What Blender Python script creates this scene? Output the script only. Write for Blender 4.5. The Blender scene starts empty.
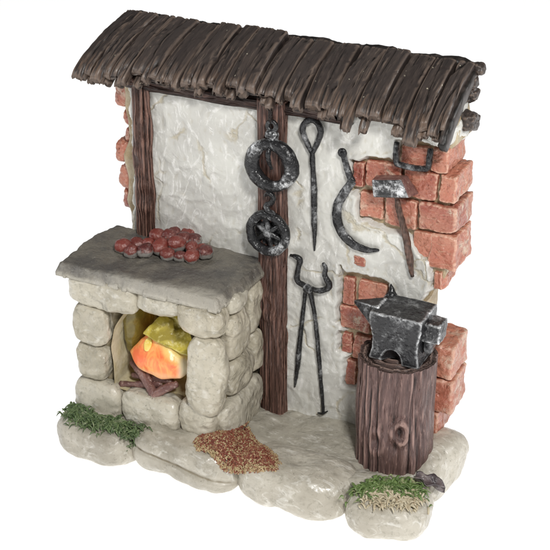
import bpy, math, random
import numpy as np
from mathutils import Vector, Matrix, noise
random.seed(7)
S = bpy.context.scene
C = S.collection
S.unit_settings.system = 'METRIC'
S.unit_settings.scale_length = 0.01          # one unit = one centimetre (a table-top figurine)

# ------------------------------------------------------------------ camera
YAW, PITCH, DIST, FPX = math.radians(26.401), math.radians(26.807), 36.912, 1340.4
TX, TZ = 0.093, 4.137
fwd = Vector((-math.sin(YAW)*math.cos(PITCH), math.cos(YAW)*math.cos(PITCH), -math.sin(PITCH)))
cd = bpy.data.cameras.new('camera'); cam = bpy.data.objects.new('camera', cd); C.objects.link(cam)
cam.location = Vector((TX, 0, TZ)) - fwd*DIST
cam.rotation_euler = fwd.to_track_quat('-Z', 'Y').to_euler()
cd.sensor_width = 36; cd.lens = 36*FPX/550; cd.clip_end = 2000; cd.clip_start = 0.5
S.camera = cam
# ------------------------------------------------------------------ studio light
w = bpy.data.worlds.new('World'); S.world = w; w.use_nodes = True
w.node_tree.nodes['Background'].inputs[0].default_value = (1, 0.99, 0.975, 1)
w.node_tree.nodes['Background'].inputs[1].default_value = 0.20
def area(name, loc, target, size, power, col=(1, 1, 1)):
    l = bpy.data.lights.new(name, 'AREA'); l.size = size; l.energy = power; l.color = col
    o = bpy.data.objects.new(name, l); C.objects.link(o); o.location = loc
    o.rotation_euler = (Vector(target)-Vector(loc)).to_track_quat('-Z', 'Y').to_euler()
area('key_softbox', (22, -28, 34), (0, -1, 4), 6, 15500, (1, .985, .96))
area('side_softbox', (-34, -20, 22), (0, -1, 4), 8, 3600, (.97, .985, 1))
area('rim_softbox', (34, 14, 18), (3, 0, 4), 6, 3800, (1, 1, 1))
S.view_settings.view_transform = 'Standard'; S.view_settings.look = 'None'
S.view_settings.exposure = 0.0; S.view_settings.gamma = 1
S.cycles.max_bounces = 6

# ------------------------------------------------------------------ material helpers
class NT:
    def __init__(s, name):
        s.m = bpy.data.materials.new(name); s.m.use_nodes = True
        s.t = s.m.node_tree; s.b = s.t.nodes['Principled BSDF']
        s.co = s.t.nodes.new('ShaderNodeTexCoord').outputs['Object']
    def n(s, typ, **kw):
        nd = s.t.nodes.new(typ)
        for k, v in kw.items(): setattr(nd, k, v)
        return nd
    def l(s, a, b): s.t.links.new(a, b)
    def setin(s, sock, v):
        if hasattr(v, 'is_output') or isinstance(v, bpy.types.NodeSocket): s.l(v, sock)
        else: sock.default_value = v
    def mapping(s, scale, co=None):
        m = s.n('ShaderNodeMapping'); s.l(co or s.co, m.inputs[0]); m.inputs['Scale'].default_value = scale
        return m.outputs[0]
    def noise(s, scale, detail=5, rough=.6, dist=0, co=None):
        x = s.n('ShaderNodeTexNoise'); s.l(co or s.co, x.inputs['Vector'])
        x.inputs['Scale'].default_value = scale; x.inputs['Detail'].default_value = detail
        x.inputs['Roughness'].default_value = rough; x.inputs['Distortion'].default_value = dist
        return x.outputs['Fac']
    def vor(s, scale, feature='F1', co=None, out='Distance'):
        x = s.n('ShaderNodeTexVoronoi', feature=feature); s.l(co or s.co, x.inputs['Vector'])
        x.inputs['Scale'].default_value = scale
        return x.outputs[out]
    def ramp(s, f, a, b, lo=0., hi=1.):
        x = s.n('ShaderNodeMapRange', interpolation_type='SMOOTHSTEP')
        s.l(f, x.inputs[0]); x.inputs[1].default_value = a; x.inputs[2].default_value = b
        x.inputs[3].default_value = lo; x.inputs[4].default_value = hi
        return x.outputs[0]
    def mix(s, f, a, b, blend='MIX'):
        x = s.n('ShaderNodeMix', data_type='RGBA', blend_type=blend)
        s.setin(x.inputs[0], f)
        for i, v in ((6, a), (7, b)):
            s.setin(x.inputs[i], v if not isinstance(v, tuple) else (v + (1,) if len(v) == 3 else v))
        return x.outputs[2]
    def math(s, op, a, b=0.):
        x = s.n('ShaderNodeMath', operation=op); s.setin(x.inputs[0], a); s.setin(x.inputs[1], b)
        return x.outputs[0]
    def point(s, a, b, lo=0., hi=1.):
        g = s.n('ShaderNodeNewGeometry'); return s.ramp(g.outputs['Pointiness'], a, b, lo, hi)
    def island(s):
        g = s.n('ShaderNodeNewGeometry'); return g.outputs['Random Per Island']
    def bump(s, f, strength=.4, dist=.05, prev=None):
        x = s.n('ShaderNodeBump'); s.l(f, x.inputs['Height']); x.inputs['Strength'].default_value = strength
        x.inputs['Distance'].default_value = dist
        if prev: s.l(prev, x.inputs['Normal'])
        return x.outputs[0]
    def fin(s, col, rough, nrm=None, **kw):
        s.setin(s.b.inputs['Base Color'], col if not isinstance(col, tuple) else col+(1,))
        s.setin(s.b.inputs['Roughness'], rough)
        if nrm: s.l(nrm, s.b.inputs['Normal'])
        for k, v in kw.items(): s.setin(s.b.inputs[k.replace('_', ' ')], v)
        return s.m

def mat_plaster():
    t = NT('plaster')
    big = t.noise(.55, 4, .6, .6); mid = t.noise(2.6, 6, .65, 1.2); fine = t.noise(9, 6, .7, .4)
    col = t.mix(t.ramp(big, .35, .68), (.61, .605, .56), (.49, .48, .445))
    streak = t.noise(1.5, 8, .72, 2.6, t.mapping((1.6, 1, .8)))
    col = t.mix(t.ramp(streak, .51, .63, 0, .8), col, (.74, .73, .70))
    och = t.vor(.62, 'DISTANCE_TO_EDGE', co=t.warp(.9) if hasattr(t, 'warp') else None)
    crack = t.math('MULTIPLY', t.ramp(och, .0, .035, 1, 0), t.ramp(t.noise(.45, 2), .50, .58))
    col = t.mix(t.math('MULTIPLY', crack, .55), col, (.38, .31, .17))
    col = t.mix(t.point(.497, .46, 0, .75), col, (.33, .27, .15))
    bp = t.bump(t.math('MULTIPLY', t.noise(1.5, 4, .55, 1.0), t.ramp(t.noise(.6, 3, .5), .42, .62, .3, 1.)), .8, .10); bp = t.bump(t.noise(6, 3, .5, .3), .35, .035, bp)
    bp = t.bump(t.math('MULTIPLY', crack, -1.), .5, .05, bp)
    return t.fin(col, t.ramp(streak, .45, .65, .55, .3), bp, Specular_IOR_Level=.55, Coat_Weight=.25, Coat_Roughness=.22)
def _warp(t, amt):
    n = t.n('ShaderNodeTexNoise'); t.l(t.co, n.inputs['Vector']); n.inputs['Scale'].default_value = 1.1; n.inputs['Detail'].default_value = 5
    v = t.n('ShaderNodeVectorMath', operation='SCALE'); t.l(n.outputs['Color'], v.inputs[0]); v.inputs['Scale'].default_value = amt
    a = t.n('ShaderNodeVectorMath', operation='ADD'); t.l(t.co, a.inputs[0]); t.l(v.outputs[0], a.inputs[1])
    return a.outputs[0]
NT.warp = _warp

def mat_stone(name='stone', a=(.47, .425, .33), b=(.31, .275, .20), pearl=.45, warm=(.40, .33, .2), relief=.17):
    t = NT(name)
    big = t.noise(.8, 5, .6, .5); mid = t.noise(4.2, 7, .68, .3); fine = t.noise(16, 5, .7)
    col = t.mix(t.ramp(big, .34, .66), a, b)
    col = t.mix(t.math('MULTIPLY', t.island(), .35), col, (.58, .56, .49))
    col = t.mix(t.ramp(t.noise(7, 5, .7, .5), .50, .68, 0, .5), col, (.22, .205, .155))
    sp = t.math('MULTIPLY', t.ramp(t.vor(7.5), .10, .17, 1, 0), t.ramp(t.noise(1.2, 3), .5, .62))
    col = t.mix(t.math('MULTIPLY', sp, .6), col, (.13, .12, .09))
    pe = t.noise(2.2, 7, .72, 1.2, t.mapping((.9, 2.6, 1.4)))
    col = t.mix(t.ramp(pe, .52, .66, 0, pearl), col, (.70, .68, .62))
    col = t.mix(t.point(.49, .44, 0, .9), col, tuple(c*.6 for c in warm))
    patch = t.ramp(t.noise(.9, 3, .5), .42, .62, .25, 1.)
    wr_ = t.math('MULTIPLY', t.noise(1.7, 4, .55, .7), patch); w2_ = t.math('MULTIPLY', t.noise(6.0, 3, .5, .3), patch)
    bp = t.bump(wr_, .9, relief); bp = t.bump(w2_, .6, relief*.3, bp)
    bp = t.bump(t.math('MULTIPLY', sp, -1.), .4, .03, bp)
    return t.fin(col, t.ramp(pe, .45, .64, .46, .22), bp, Specular_IOR_Level=.5, Coat_Weight=.10, Coat_Roughness=.25)

def mat_slab():
    t = NT('slab_stone')
    big = t.noise(.9, 5, .6, .6); fine = t.noise(11, 7, .75)
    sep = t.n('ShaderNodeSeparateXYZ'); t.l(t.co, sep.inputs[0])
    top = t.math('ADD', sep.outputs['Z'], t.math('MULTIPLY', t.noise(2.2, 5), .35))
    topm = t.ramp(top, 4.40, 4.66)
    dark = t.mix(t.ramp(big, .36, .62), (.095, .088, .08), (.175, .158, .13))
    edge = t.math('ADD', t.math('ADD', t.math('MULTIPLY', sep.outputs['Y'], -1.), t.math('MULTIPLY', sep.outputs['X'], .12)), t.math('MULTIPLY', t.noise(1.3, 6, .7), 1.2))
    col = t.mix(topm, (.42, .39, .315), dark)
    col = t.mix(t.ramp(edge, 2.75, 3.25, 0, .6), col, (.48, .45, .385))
    col = t.mix(t.ramp(fine, .58, .70, 0, .5), col, (.50, .48, .42))
    col = t.mix(t.ramp(t.noise(6, 6, .8), .6, .66, 0, .7), col, (.09, .08, .07))
    bp = t.bump(t.noise(3, 4, .55, .5), .9, .08); bp = t.bump(t.noise(9, 3, .5), .6, .05, bp)
    return t.fin(col, .42, bp, Specular_IOR_Level=.5)

def mat_brick():
    t = NT('brick')
    isl = t.island()
    col = t.mix(isl, (.27, .068, .046), (.43, .155, .098))
    col = t.mix(t.ramp(t.noise(1.3, 5, .6, .4), .40, .64, 0, .55), col, (.44, .20, .13))
    lite = t.noise(3.2, 7, .72, .8, t.mapping((.7, 1, 2.2)))
    col = t.mix(t.ramp(lite, .52, .70, 0, .5), col, (.54, .35, .24))
    col = t.mix(t.math('MULTIPLY', t.ramp(t.noise(.8, 3), .50, .62), t.ramp(t.noise(3, 6, .7, .8), .46, .60, 0, .65)), col, (.60, .52, .40))
    col = t.mix(t.ramp(t.noise(5, 6, .7), .60, .68, 0, .75), col, (.22, .07, .05))
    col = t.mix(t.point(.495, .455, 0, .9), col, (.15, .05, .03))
    cut = t.ramp(t.noise(2.4, 9, .8, 2.5, t.mapping((1, 1, 1.8))), .60, .66)
    col = t.mix(t.math('MULTIPLY', cut, .7), col, (.20, .07, .045))
    col = t.mix(t.point(.512, .55, 0, .6), col, (.66, .42, .31))
    bp = t.bump(t.noise(2.6, 4, .55, .6), .9, .13); bp = t.bump(t.noise(9, 3, .5), .6, .05, bp); bp = t.bump(t.math('MULTIPLY', cut, -1.), .6, .06, bp)
    return t.fin(col, .34, bp, Specular_IOR_Level=.55)
def mat_mortar():
    t = NT('mortar')
    col = t.mix(t.ramp(t.noise(2, 6, .7), .35, .62), (.34, .25, .14), (.46, .39, .27))
    col = t.mix(t.ramp(t.noise(1.1, 4), .5, .7), col, (.34, .24, .12))
    return t.fin(col, .5, t.bump(t.noise(5, 6, .7), .6, .1))

def mat_wood(name, base, lite, hi, axis='Z', amt=.5, fine=1., gloss=.42):
    t = NT(name)
    sc = {'Z': (3.2, 3.2, .35), 'X': (.35, 3.2, 3.2), 'Y': (3.2, .5, .9)}[axis]
    g = t.noise(2.6*fine, 7, .7, .5, t.mapping(sc))
    g2 = t.noise(7*fine, 5, .7, .2, t.mapping(sc))
    col = t.mix(t.ramp(g, .38, .66), base, lite)
    col = t.mix(t.ramp(g2, .54, .70, 0, amt), col, hi)
    col = t.mix(t.point(.51, .55, 0, .6), col, hi)
    col = t.mix(t.point(.492, .45, 0, .95), col, tuple(c*.25 for c in base))
    bp = t.bump(t.noise(3.0, 3, .5, .5, t.mapping(sc)), .9, .12); bp = t.bump(t.noise(8, 2, .5, .2, t.mapping(sc)), .7, .04, bp)
    return t.fin(col, t.ramp(g2, .4, .7, gloss, gloss-.14), bp, Specular_IOR_Level=.35)

def mat_roof(name='roof_wood', boards=True):
    t = NT(name)
    if boards: co = t.n('ShaderNodeAttribute', attribute_name='grain').outputs['Vector']
    else: co = t.mapping((1, .45, .45))
    g = t.noise(1.0, 4, .6, .3, t.mapping((5.0, .8, 1.0), co)); g2 = t.noise(1.0, 4, .6, .1, t.mapping((16., 1.0, 1.0), co)); g3 = t.noise(3., 4, .55, .2, t.mapping((6., .8, 1.0), co))
    col = t.mix(t.math('MULTIPLY', t.island(), .9), (.029, .022, .020), (.052, .041, .037))
    col = t.mix(t.ramp(g, .42, .70, 0, .6), col, (.080, .061, .052))
    line = t.math('MULTIPLY', t.ramp(g2, .58, .64), t.ramp(g, .40, .60))
    col = t.mix(t.math('MULTIPLY', line, .5), col, (.19, .145, .115))
    col = t.mix(t.ramp(g2, .42, .34, 0, .6), col, (.012, .010, .010))
    spk = t.math('MULTIPLY', t.ramp(t.vor(3.6), .06, .10, 1, 0), t.ramp(t.noise(.5, 2), .48, .6))
    col = t.mix(t.math('MULTIPLY', spk, .8), col, (.60, .55, .42))
    if boards:
        sep = t.n('ShaderNodeSeparateXYZ'); t.l(t.co, sep.inputs[0])
        tip = t.math('ADD', t.math('MULTIPLY', sep.outputs['Y'], -1.), t.math('MULTIPLY', g3, .8))
        col = t.mix(t.math('MULTIPLY', t.ramp(tip, .9, 1.35, 0, .5), t.ramp(g3, .45, .6)), col, (.20, .13, .09))
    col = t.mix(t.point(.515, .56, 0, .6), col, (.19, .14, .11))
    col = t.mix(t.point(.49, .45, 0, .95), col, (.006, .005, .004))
    bp = t.bump(g2, .7, .035); bp = t.bump(g3, .4, .03, bp)
    return t.fin(col, t.ramp(g, .35, .7, .42, .30), bp, Specular_IOR_Level=.36)

def mat_iron(name='painted_iron', silver=.6, tone=(.014, .014, .015)):
    t = NT(name)
    n1 = t.noise(9, 7, .75, .4); n2 = t.noise(2.2, 5, .6)
    f = t.ramp(t.math('ADD', t.math('MULTIPLY', n1, .45), t.math('MULTIPLY', n2, .65)), .53, .74)
    p = t.point(.503, .56)
    f = t.math('MINIMUM', t.math('ADD', t.math('MULTIPLY', f, silver), t.math('MULTIPLY', t.math('MULTIPLY', p, t.ramp(n1, .30, .55)), 1.)), 1.)
    col = t.mix(t.math('POWER', f, 1.35), tone, (.62, .63, .64))
    return t.fin(col, t.ramp(n1, .35, .65, .34, .22), t.bump(t.noise(5, 3, .5, .5), .9, .06, t.bump(t.noise(14, 2, .5), .5, .025)), Metallic=t.math('MULTIPLY', f, .5), Specular_IOR_Level=.4)

def mat_simple(name, cols, scale=3., rough=.45, bump=.4, **kw):
    t = NT(name); n = t.noise(scale, 6, .7, .4)
    col = t.mix(t.ramp(n, .35, .65), cols[0], cols[1])
    if len(cols) > 2: col = t.mix(t.ramp(t.noise(scale*2.7, 5, .7), .55, .68, 0, .7), col, cols[2])
    return t.fin(col, rough, t.bump(t.noise(scale*2, 3, .5), .8, .06), **kw)

def mat_coal():
    t = NT('ember_coal')
    g = t.n('ShaderNodeTexCoord').outputs['Generated']
    sep = t.n('ShaderNodeSeparateXYZ'); t.l(g, sep.inputs[0])
    n = t.noise(3.5, 6, .7, .5)
    oi = t.n('ShaderNodeObjectInfo').outputs['Random']
    red = t.mix(oi, (.085, .018, .016), (.22, .045, .033))
    red = t.mix(t.ramp(t.noise(6, 6, .75), .50, .66, 0, .55), red, (.40, .20, .165))
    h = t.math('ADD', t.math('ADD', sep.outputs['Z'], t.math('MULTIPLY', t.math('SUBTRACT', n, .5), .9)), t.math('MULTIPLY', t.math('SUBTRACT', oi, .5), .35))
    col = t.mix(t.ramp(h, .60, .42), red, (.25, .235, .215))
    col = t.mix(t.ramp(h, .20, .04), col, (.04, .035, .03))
    return t.fin(col, .33, t.bump(t.noise(4, 6, .7), .5, .06), Specular_IOR_Level=.6)

def mat_flame():
    t = NT('flame_plastic')
    sep = t.n('ShaderNodeSeparateXYZ'); t.l(t.co, sep.inputs[0])
    n = t.noise(1.6, 5, .6, .6)
    # painted bands running square to the tent-shaped fold of the flame
    d = t.math('ADD', t.math('ADD', t.math('MULTIPLY', sep.outputs['X'], .62), sep.outputs['Z']), t.math('MULTIPLY', t.math('SUBTRACT', n, .5), .45))
    low = t.ramp(t.math('ADD', sep.outputs['Z'], t.math('MULTIPLY', n, .25)), 1.80, 2.0)
    orange = t.mix(t.ramp(t.noise(2.4, 6, .65, .9, t.mapping((1.6, 1, .7))), .38, .66), (.82, .17, .06), (.90, .38, .11))
    col = t.mix(t.ramp(d, .92, 1.22), orange, (.80, .58, .20))
    col = t.mix(t.ramp(d, 1.22, 1.42), col, (.44, .37, .045))
    e = t.math('ADD', t.math('MULTIPLY', sep.outputs['X'], -1.), 0.)
    col = t.mix(t.math('MULTIPLY', t.ramp(d, 1.28, 1.2), t.math('MULTIPLY', t.ramp(e, 1.72, 1.52), t.ramp(sep.outputs['Z'], 2.5, 2.3))), col, (.70, .62, .44))
    col = t.mix(t.ramp(low, 1., 0., 0, .5), col, (.75, .50, .30))
    t.b.subsurface_method = 'RANDOM_WALK'
    t.b.inputs['Emission Strength'].default_value = .06
    t.l(col, t.b.inputs['Emission Color'])
    return t.fin(col, .3, t.bump(t.noise(3, 5, .6), .35, .05), Subsurface_Weight=.25, Subsurface_Scale=.3, Subsurface_Radius=(1., .45, .2), Specular_IOR_Level=.5)

def mat_grass(name, a, b, tip):
    t = NT(name)
    col = t.mix(t.island(), a, b)
    col = t.mix(t.ramp(t.noise(5, 5, .7), .52, .66, 0, .6), col, tip)
    return t.fin(col, .45, t.bump(t.noise(8, 4), .4, .03), Specular_IOR_Level=.5)

M = dict(plaster=mat_plaster(), stone=mat_stone(), slab=mat_slab(), brick=mat_brick(), mortar=mat_mortar(),
  base=mat_stone('base_stone', (.43, .395, .325), (.29, .26, .205), .5, (.33, .27, .17), .08),
  pale=mat_stone('pale_base_stone', (.50, .465, .39), (.37, .335, .27), .7, (.45, .38, .25), .11),
  floor=mat_stone('floor_stone', (.35, .32, .255), (.245, .22, .17), .6, (.25, .2, .13), .10),
  roof=mat_roof(), trim=mat_roof('roof_trim_wood', False),
  post=mat_wood('post_wood', (.05, .026, .020), (.11, .055, .042), (.30, .17, .13), 'Z', .5),
  stump=mat_wood('stump_bark', (.075, .042, .038), (.15, .088, .078), (.42, .27, .23), 'Z', .55, .8, .36),
  cut=mat_wood('cut_wood', (.06, .04, .034), (.11, .072, .062), (.34, .24, .2), 'X', .4, .6),
  beam=mat_wood('beam_wood', (.04, .022, .018), (.075, .042, .034), (.26, .16, .12), 'X', .35),
  iron=mat_iron('painted_iron', .6), anvil=mat_iron('anvil_iron', .5, (.016, .016, .018)), dark=mat_iron('dark_iron', .25, (.012, .012, .013)), bright=mat_iron('brushed_iron', 1.3),
  handle=mat_wood('handle_wood', (.13, .075, .055), (.22, .13, .10), (.45, .33, .27), 'Z', .5),
  coal=mat_coal(), flame=mat_flame(),
  hearth=mat_simple('hearth_glaze', [(.55, .50, .36), (.42, .36, .2)], 1.5, .4),
  grout=mat_simple('forge_grout', [(.15, .12, .07), (.25, .21, .135)], 1.5, .5),
  olive=mat_simple('olive_glaze', [(.12, .09, .015), (.20, .155, .03)], 1.5, .3),
  stick=mat_simple('stick_wood', [(.12, .055, .05), (.22, .12, .10), (.45, .34, .28)], 3, .4),
  grass=mat_grass('grass_green', (.05, .085, .03), (.13, .19, .075), (.42, .43, .29)),
  grass2=mat_grass('grass_light_green', (.07, .12, .028), (.15, .225, .07), (.46, .43, .27)),
  straw=mat_grass('straw_beige', (.45, .38, .25), (.58, .52, .38), (.35, .25, .15)),
  grit=mat_grass('rust_grit', (.15, .035, .022), (.27, .085, .045), (.42, .30, .16)),
  grit2=mat_grass('tan_grit', (.34, .24, .12), (.50, .39, .22), (.27, .11, .06)),
  leaf=mat_simple('withered_leaf', [(.06, .045, .05), (.13, .10, .10), (.3, .26, .22)], 3, .4),
)
# ------------------------------------------------------------------ mesh helpers
def fn(p, f, seed=0.): return noise.noise(Vector((p[0]*f+seed*7.31, p[1]*f-seed*3.17, p[2]*f+seed*1.93)))
def ridged(p, f, seed=0.): return 1-2*abs(fn(p, f, seed))
class MB:
    def __init__(s): s.v = []; s.f = []; s.g = []
    def add(s, v, f, g=None):
        o = len(s.v); s.g += g or []; s.v += [tuple(p) for p in v]; s.f += [tuple(i+o for i in q) for q in f]; return s
    def build(s, name, mat, parent=None, smooth=True):
        me = bpy.data.meshes.new(name); me.from_pydata(s.v, [], s.f); me.validate(); me.update()
        if s.g and len(s.g) == len(s.v):
            at = me.attributes.new('grain', 'FLOAT_VECTOR', 'POINT'); at.data.foreach_set('vector', [c for p in s.g for c in p])
        me.materials.append(mat)
        if smooth: me.polygons.foreach_set('use_smooth', [True]*len(me.polygons))
        o = bpy.data.objects.new(name, me); C.objects.link(o)
        if parent: o.parent = parent; o.matrix_parent_inverse = Matrix.Translation(-Vector(parent.location))
        return o
def thing(name, label, cat, loc=(0, 0, 0), group=None):
    o = bpy.data.objects.new(name, None); C.objects.link(o); o.location = loc
    o.empty_display_size = .3
    return tag(o, label, cat, group)
def tag(o, label, cat, group=None, kind=None):
    o['label'] = label; o['category'] = cat
    if group: o['group'] = group
    if kind: o['kind'] = kind
    return o
_cube = {}
def cube_grid(n):
    if n in _cube: return _cube[n]
    vs, idx, fs = [], {}, []
    def vid(p):
        k = tuple(round(c, 5) for c in p)
        if k not in idx: idx[k] = len(vs); vs.append(k)
        return idx[k]
    for ax in range(3):
        for s in (-1, 1):
            for i in range(n):
                for j in range(n):
                    q = []
                    for a, b in ((i, j), (i+1, j), (i+1, j+1), (i, j+1)):
                        u = math.tan((2*a/n-1)*math.pi/4)*.55+(2*a/n-1)*.45; v = math.tan((2*b/n-1)*math.pi/4)*.55+(2*b/n-1)*.45
                        p = [0, 0, 0]; p[ax] = s; p[(ax+1) % 3] = u; p[(ax+2) % 3] = v
                        q.append(vid(p))
                    fs.append(tuple(q if s > 0 else q[::-1]))
    _cube[n] = (vs, fs); return _cube[n]
def blob(c, half, k=4.5, n=14, amp=.06, freq=1.2, seed=0., rot=(0, 0, 0), fine=.015, warp=None, taper=None):
    """rounded, hand-shaped block: superellipsoid with lumps"""
    vs, fs = cube_grid(n); out = []
    R = Matrix.Rotation(rot[2], 3, 'Z') @ Matrix.Rotation(rot[1], 3, 'Y') @ Matrix.Rotation(rot[0], 3, 'X')
    for p in vs:
        r = (abs(p[0])**k+abs(p[1])**k+abs(p[2])**k)**(-1/k)
        d = Vector(p)*r
        q = Vector((d.x*half[0], d.y*half[1], d.z*half[2]))
        if taper: q.x *= 1+taper[0]*d.z; q.y *= 1+taper[1]*d.z; q.z *= 1+taper[2]*d.x
        w_ = R @ q + Vector(c)
        nn = (R @ Vector((d.x/half[0], d.y/half[1], d.z/half[2]))).normalized()
        m = fn(w_, freq, seed)*amp + fn(w_, freq*2.7, seed+3)*amp*.45 + fn(w_, freq*7, seed+5)*fine
        w_ += nn*m
        if warp: w_ = warp(w_)
        out.append(w_)
    return out, fs
def catmull(pts, n):
    P = [Vector(p) for p in pts]; out = []
    P = [P[0]*2-P[1]]+P+[P[-1]*2-P[-2]]
    for i in range(1, len(P)-2):
        for j in range(n):
            t = j/n; a, b, c, d = P[i-1], P[i], P[i+1], P[i+2]
            out.append(.5*((2*b)+(c-a)*t+(2*a-5*b+4*c-d)*t*t+(3*b-a-3*c+d)*t**3))
    out.append(P[-2]); return out
def tube(pts, rad, seg=12, n=8, ref=(0, 1, 0), flat=1., amp=.012, seed=0., closed=False, sq=2., freq=4.):
    """hand-modelled rod; rad = list of radii (side), flat*rad = radius along ref"""
    if closed:
        P = [Vector(p) for p in pts]; R_ = list(rad)
    else:
        P = catmull(pts, n); R_ = []
        m = len(rad)-1
        for i in range(len(P)):
            u = i/(len(P)-1)*m; a = min(int(u), m-1) if m else 0
            R_.append(rad[a]*(1-(u-a))+rad[a+1]*(u-a) if m else rad[0])
    v, f = [], []; N = len(P); ref = Vector(ref)
    for i in range(N):
        T = (P[(i+1) % N]-P[i-1]) if closed else (P[min(i+1, N-1)]-P[max(i-1, 0)])
        T.normalize(); side = T.cross(ref).normalized(); nr = side.cross(T).normalized()
        for j in range(seg):
            a = 2*math.pi*j/seg; ca, sa = math.cos(a), math.sin(a)
            r = (abs(ca)**sq+abs(sa)**sq)**(-1/sq)
            q = side*ca*r*R_[i]+nr*sa*r*R_[i]*flat
            w_ = P[i]+q; w_ += q.normalized()*(fn(w_, freq, seed)*amp*.8+fn(w_, freq*2.6, seed+2)*amp*.6)
            v.append(w_)
    for i in range(N if closed else N-1):
        for j in range(seg):
            a, b = i*seg+j, i*seg+(j+1) % seg; c, d = ((i+1) % N)*seg+(j+1) % seg, ((i+1) % N)*seg+j
            f.append((a, b, c, d))
    if not closed:
        for e, i in ((0, 0), (1, N-1)):
            T = (P[1]-P[0]) if e == 0 else (P[-1]-P[-2]); T.normalize()
            v.append(P[i]+T*(-1 if e == 0 else 1)*R_[i]*.35); c = len(v)-1
            for j in range(seg):
                a, b = i*seg+j, i*seg+(j+1) % seg
                f.append((b, a, c) if e == 0 else (a, b, c))
    return v, f
def bark_log(p0, p1, r0, r1, seg=64, rings=60, groove=.07, knots=(), seed=0., squash=(1, 1), gfreq=2.4, cap=True, sq=2.):
    """upright log; deep grooves run along it"""
    p0, p1 = Vector(p0), Vector(p1); v, f = [], []
    for i in range(rings+1):
        t = i/rings; c = p0.lerp(p1, t)
        c = c + Vector((fn((0, 0, t*2), 1, seed)*.04, fn((5, 0, t*2), 1, seed)*.03, 0))
        for j in range(seg):
            a = 2*math.pi*j/seg; ca, sa = math.cos(a), math.sin(a)
            r = (r0*(1-t)+r1*t)*(abs(ca)**sq+abs(sa)**sq)**(-1/sq)
            L = c.z*.10+.5*fn((ca, sa, c.z*.25), .8, seed+9)
            g = ridged((ca*gfreq, sa*gfreq, L*.5), 1.6, seed)
            g2 = ridged((ca*gfreq*2.3, sa*gfreq*2.3, c.z*.22), 1.8, seed+4)
            d = -groove*max(0, g-.74)/.26*1.1 - groove*.5*max(0, g2-.62)/.38 + fn((ca*2, sa*2, c.z*.5), 1.3, seed+7)*groove*.45 + fn((ca*6, sa*6, c.z*1.2), 1.3, seed+7)*groove*.15
            w_ = c+Vector((ca*(r+d)*squash[0], sa*(r+d)*squash[1], 0))
            for (kx, ky, kz, kr, kh) in knots:
                dd = ((w_.x-kx)**2+(w_.y-ky)**2+((w_.z-kz)*.65)**2)**.5/kr
                if dd < 1.6:
                    k_ = kh*(math.exp(-((dd-.75)*3)**2)-.7*math.exp(-(dd*3)**2))
                    w_ += Vector((ca, sa, 0))*k_
            v.append(w_)
    for i in range(rings):
        for j in range(seg):
            a, b = i*seg+j, i*seg+(j+1) % seg
            f.append((a, b, b+seg, a+seg))
    if cap:
        for i, c in ((0, p0), (rings, p1)):
            v.append(c); k = len(v)-1
            for j in range(seg):
                a, b = i*seg+j, i*seg+(j+1) % seg
                f.append((b, a, k) if i == 0 else (a, b, k))
    return v, f
def in_poly(px, pz, poly):
    inside = np.zeros(px.shape, bool); n = len(poly)
    for i in range(n):
        x1, z1 = poly[i]; x2, z2 = poly[(i+1) % n]
        if z1 == z2: continue
        c = ((z1 > pz) != (z2 > pz)) & (px < (x2-x1)*(pz-z1)/(z2-z1)+x1)
        inside ^= c
    return inside
def sdf(px, pz, poly):
    d = np.full(px.shape, 1e9); n = len(poly)
    for i in range(n):
        a = np.array(poly[i]); b = np.array(poly[(i+1) % n]); e = b-a
        t = np.clip(((px-a[0])*e[0]+(pz-a[1])*e[1])/(e@e), 0, 1)
        d = np.minimum(d, np.hypot(px-a[0]-t*e[0], pz-a[1]-t*e[1]))
    return np.where(in_poly(px, pz, poly), d, -d)
def sm(x, a, b): t = np.clip((x-a)/(b-a), 0, 1); return t*t*(3-2*t)

# ------------------------------------------------------------------ setting: white studio surface
GZ = -1.1
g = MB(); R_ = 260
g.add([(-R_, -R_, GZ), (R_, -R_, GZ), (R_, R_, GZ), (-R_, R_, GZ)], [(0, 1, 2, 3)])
gm = bpy.data.materials.new('white_surface_added_glow'); gm.use_nodes = True
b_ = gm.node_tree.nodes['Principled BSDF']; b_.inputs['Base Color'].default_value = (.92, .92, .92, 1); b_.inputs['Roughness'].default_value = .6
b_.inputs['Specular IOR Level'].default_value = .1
b_.inputs['Emission Color'].default_value = (1, 1, 1, 1); b_.inputs['Emission Strength'].default_value = .73  # glow added to keep the surface pure white and wash out contact shadows
o = g.build('studio_surface', gm, smooth=False); o['kind'] = 'structure'; o['label'] = 'seamless white studio surface with added glow under the figurine'

# ------------------------------------------------------------------ stone base
base = thing('stone_plinth', 'cream stone plinth of big rounded boulders carrying the whole smithy', 'base', (0, -1.5, GZ))
def floor_poly(): return [(-5.0, 1.2), (-5.0, -3.0), (-2.7, -3.0), (.4, -2.9), (3.5, -2.8), (5.0, -2.6), (5.3, -1.4), (5.2, 1.2)]
nx, ny = 150, 64; v, f = [], []
X, Y = np.meshgrid(np.linspace(-5.2, 5.8, nx), np.linspace(-3.2, 1.4, ny))
D = sdf(X, Y, floor_poly())
for j in range(ny):
    for i in range(nx):
        x, y = X[j, i], Y[j, i]; d = D[j, i]
        z = -.02+fn((x, y, 0), .7, 2)*.10+fn((x, y, 0), 2.0, 3)*.045+fn((x*.7, y*1.6, 0), 5, 4)*.016 - .55*(1-sm(d, -.02, .35))
        v.append((x, y, z))
for j in range(ny-1):
    for i in range(nx-1):
        if min(D[j, i], D[j+1, i+1], D[j+1, i], D[j, i+1]) > -.05:
            a = j*nx+i; f.append((a, a+1, a+nx+1, a+nx))
MB().add(v, f).build('floor', M['floor'], base)
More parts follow.
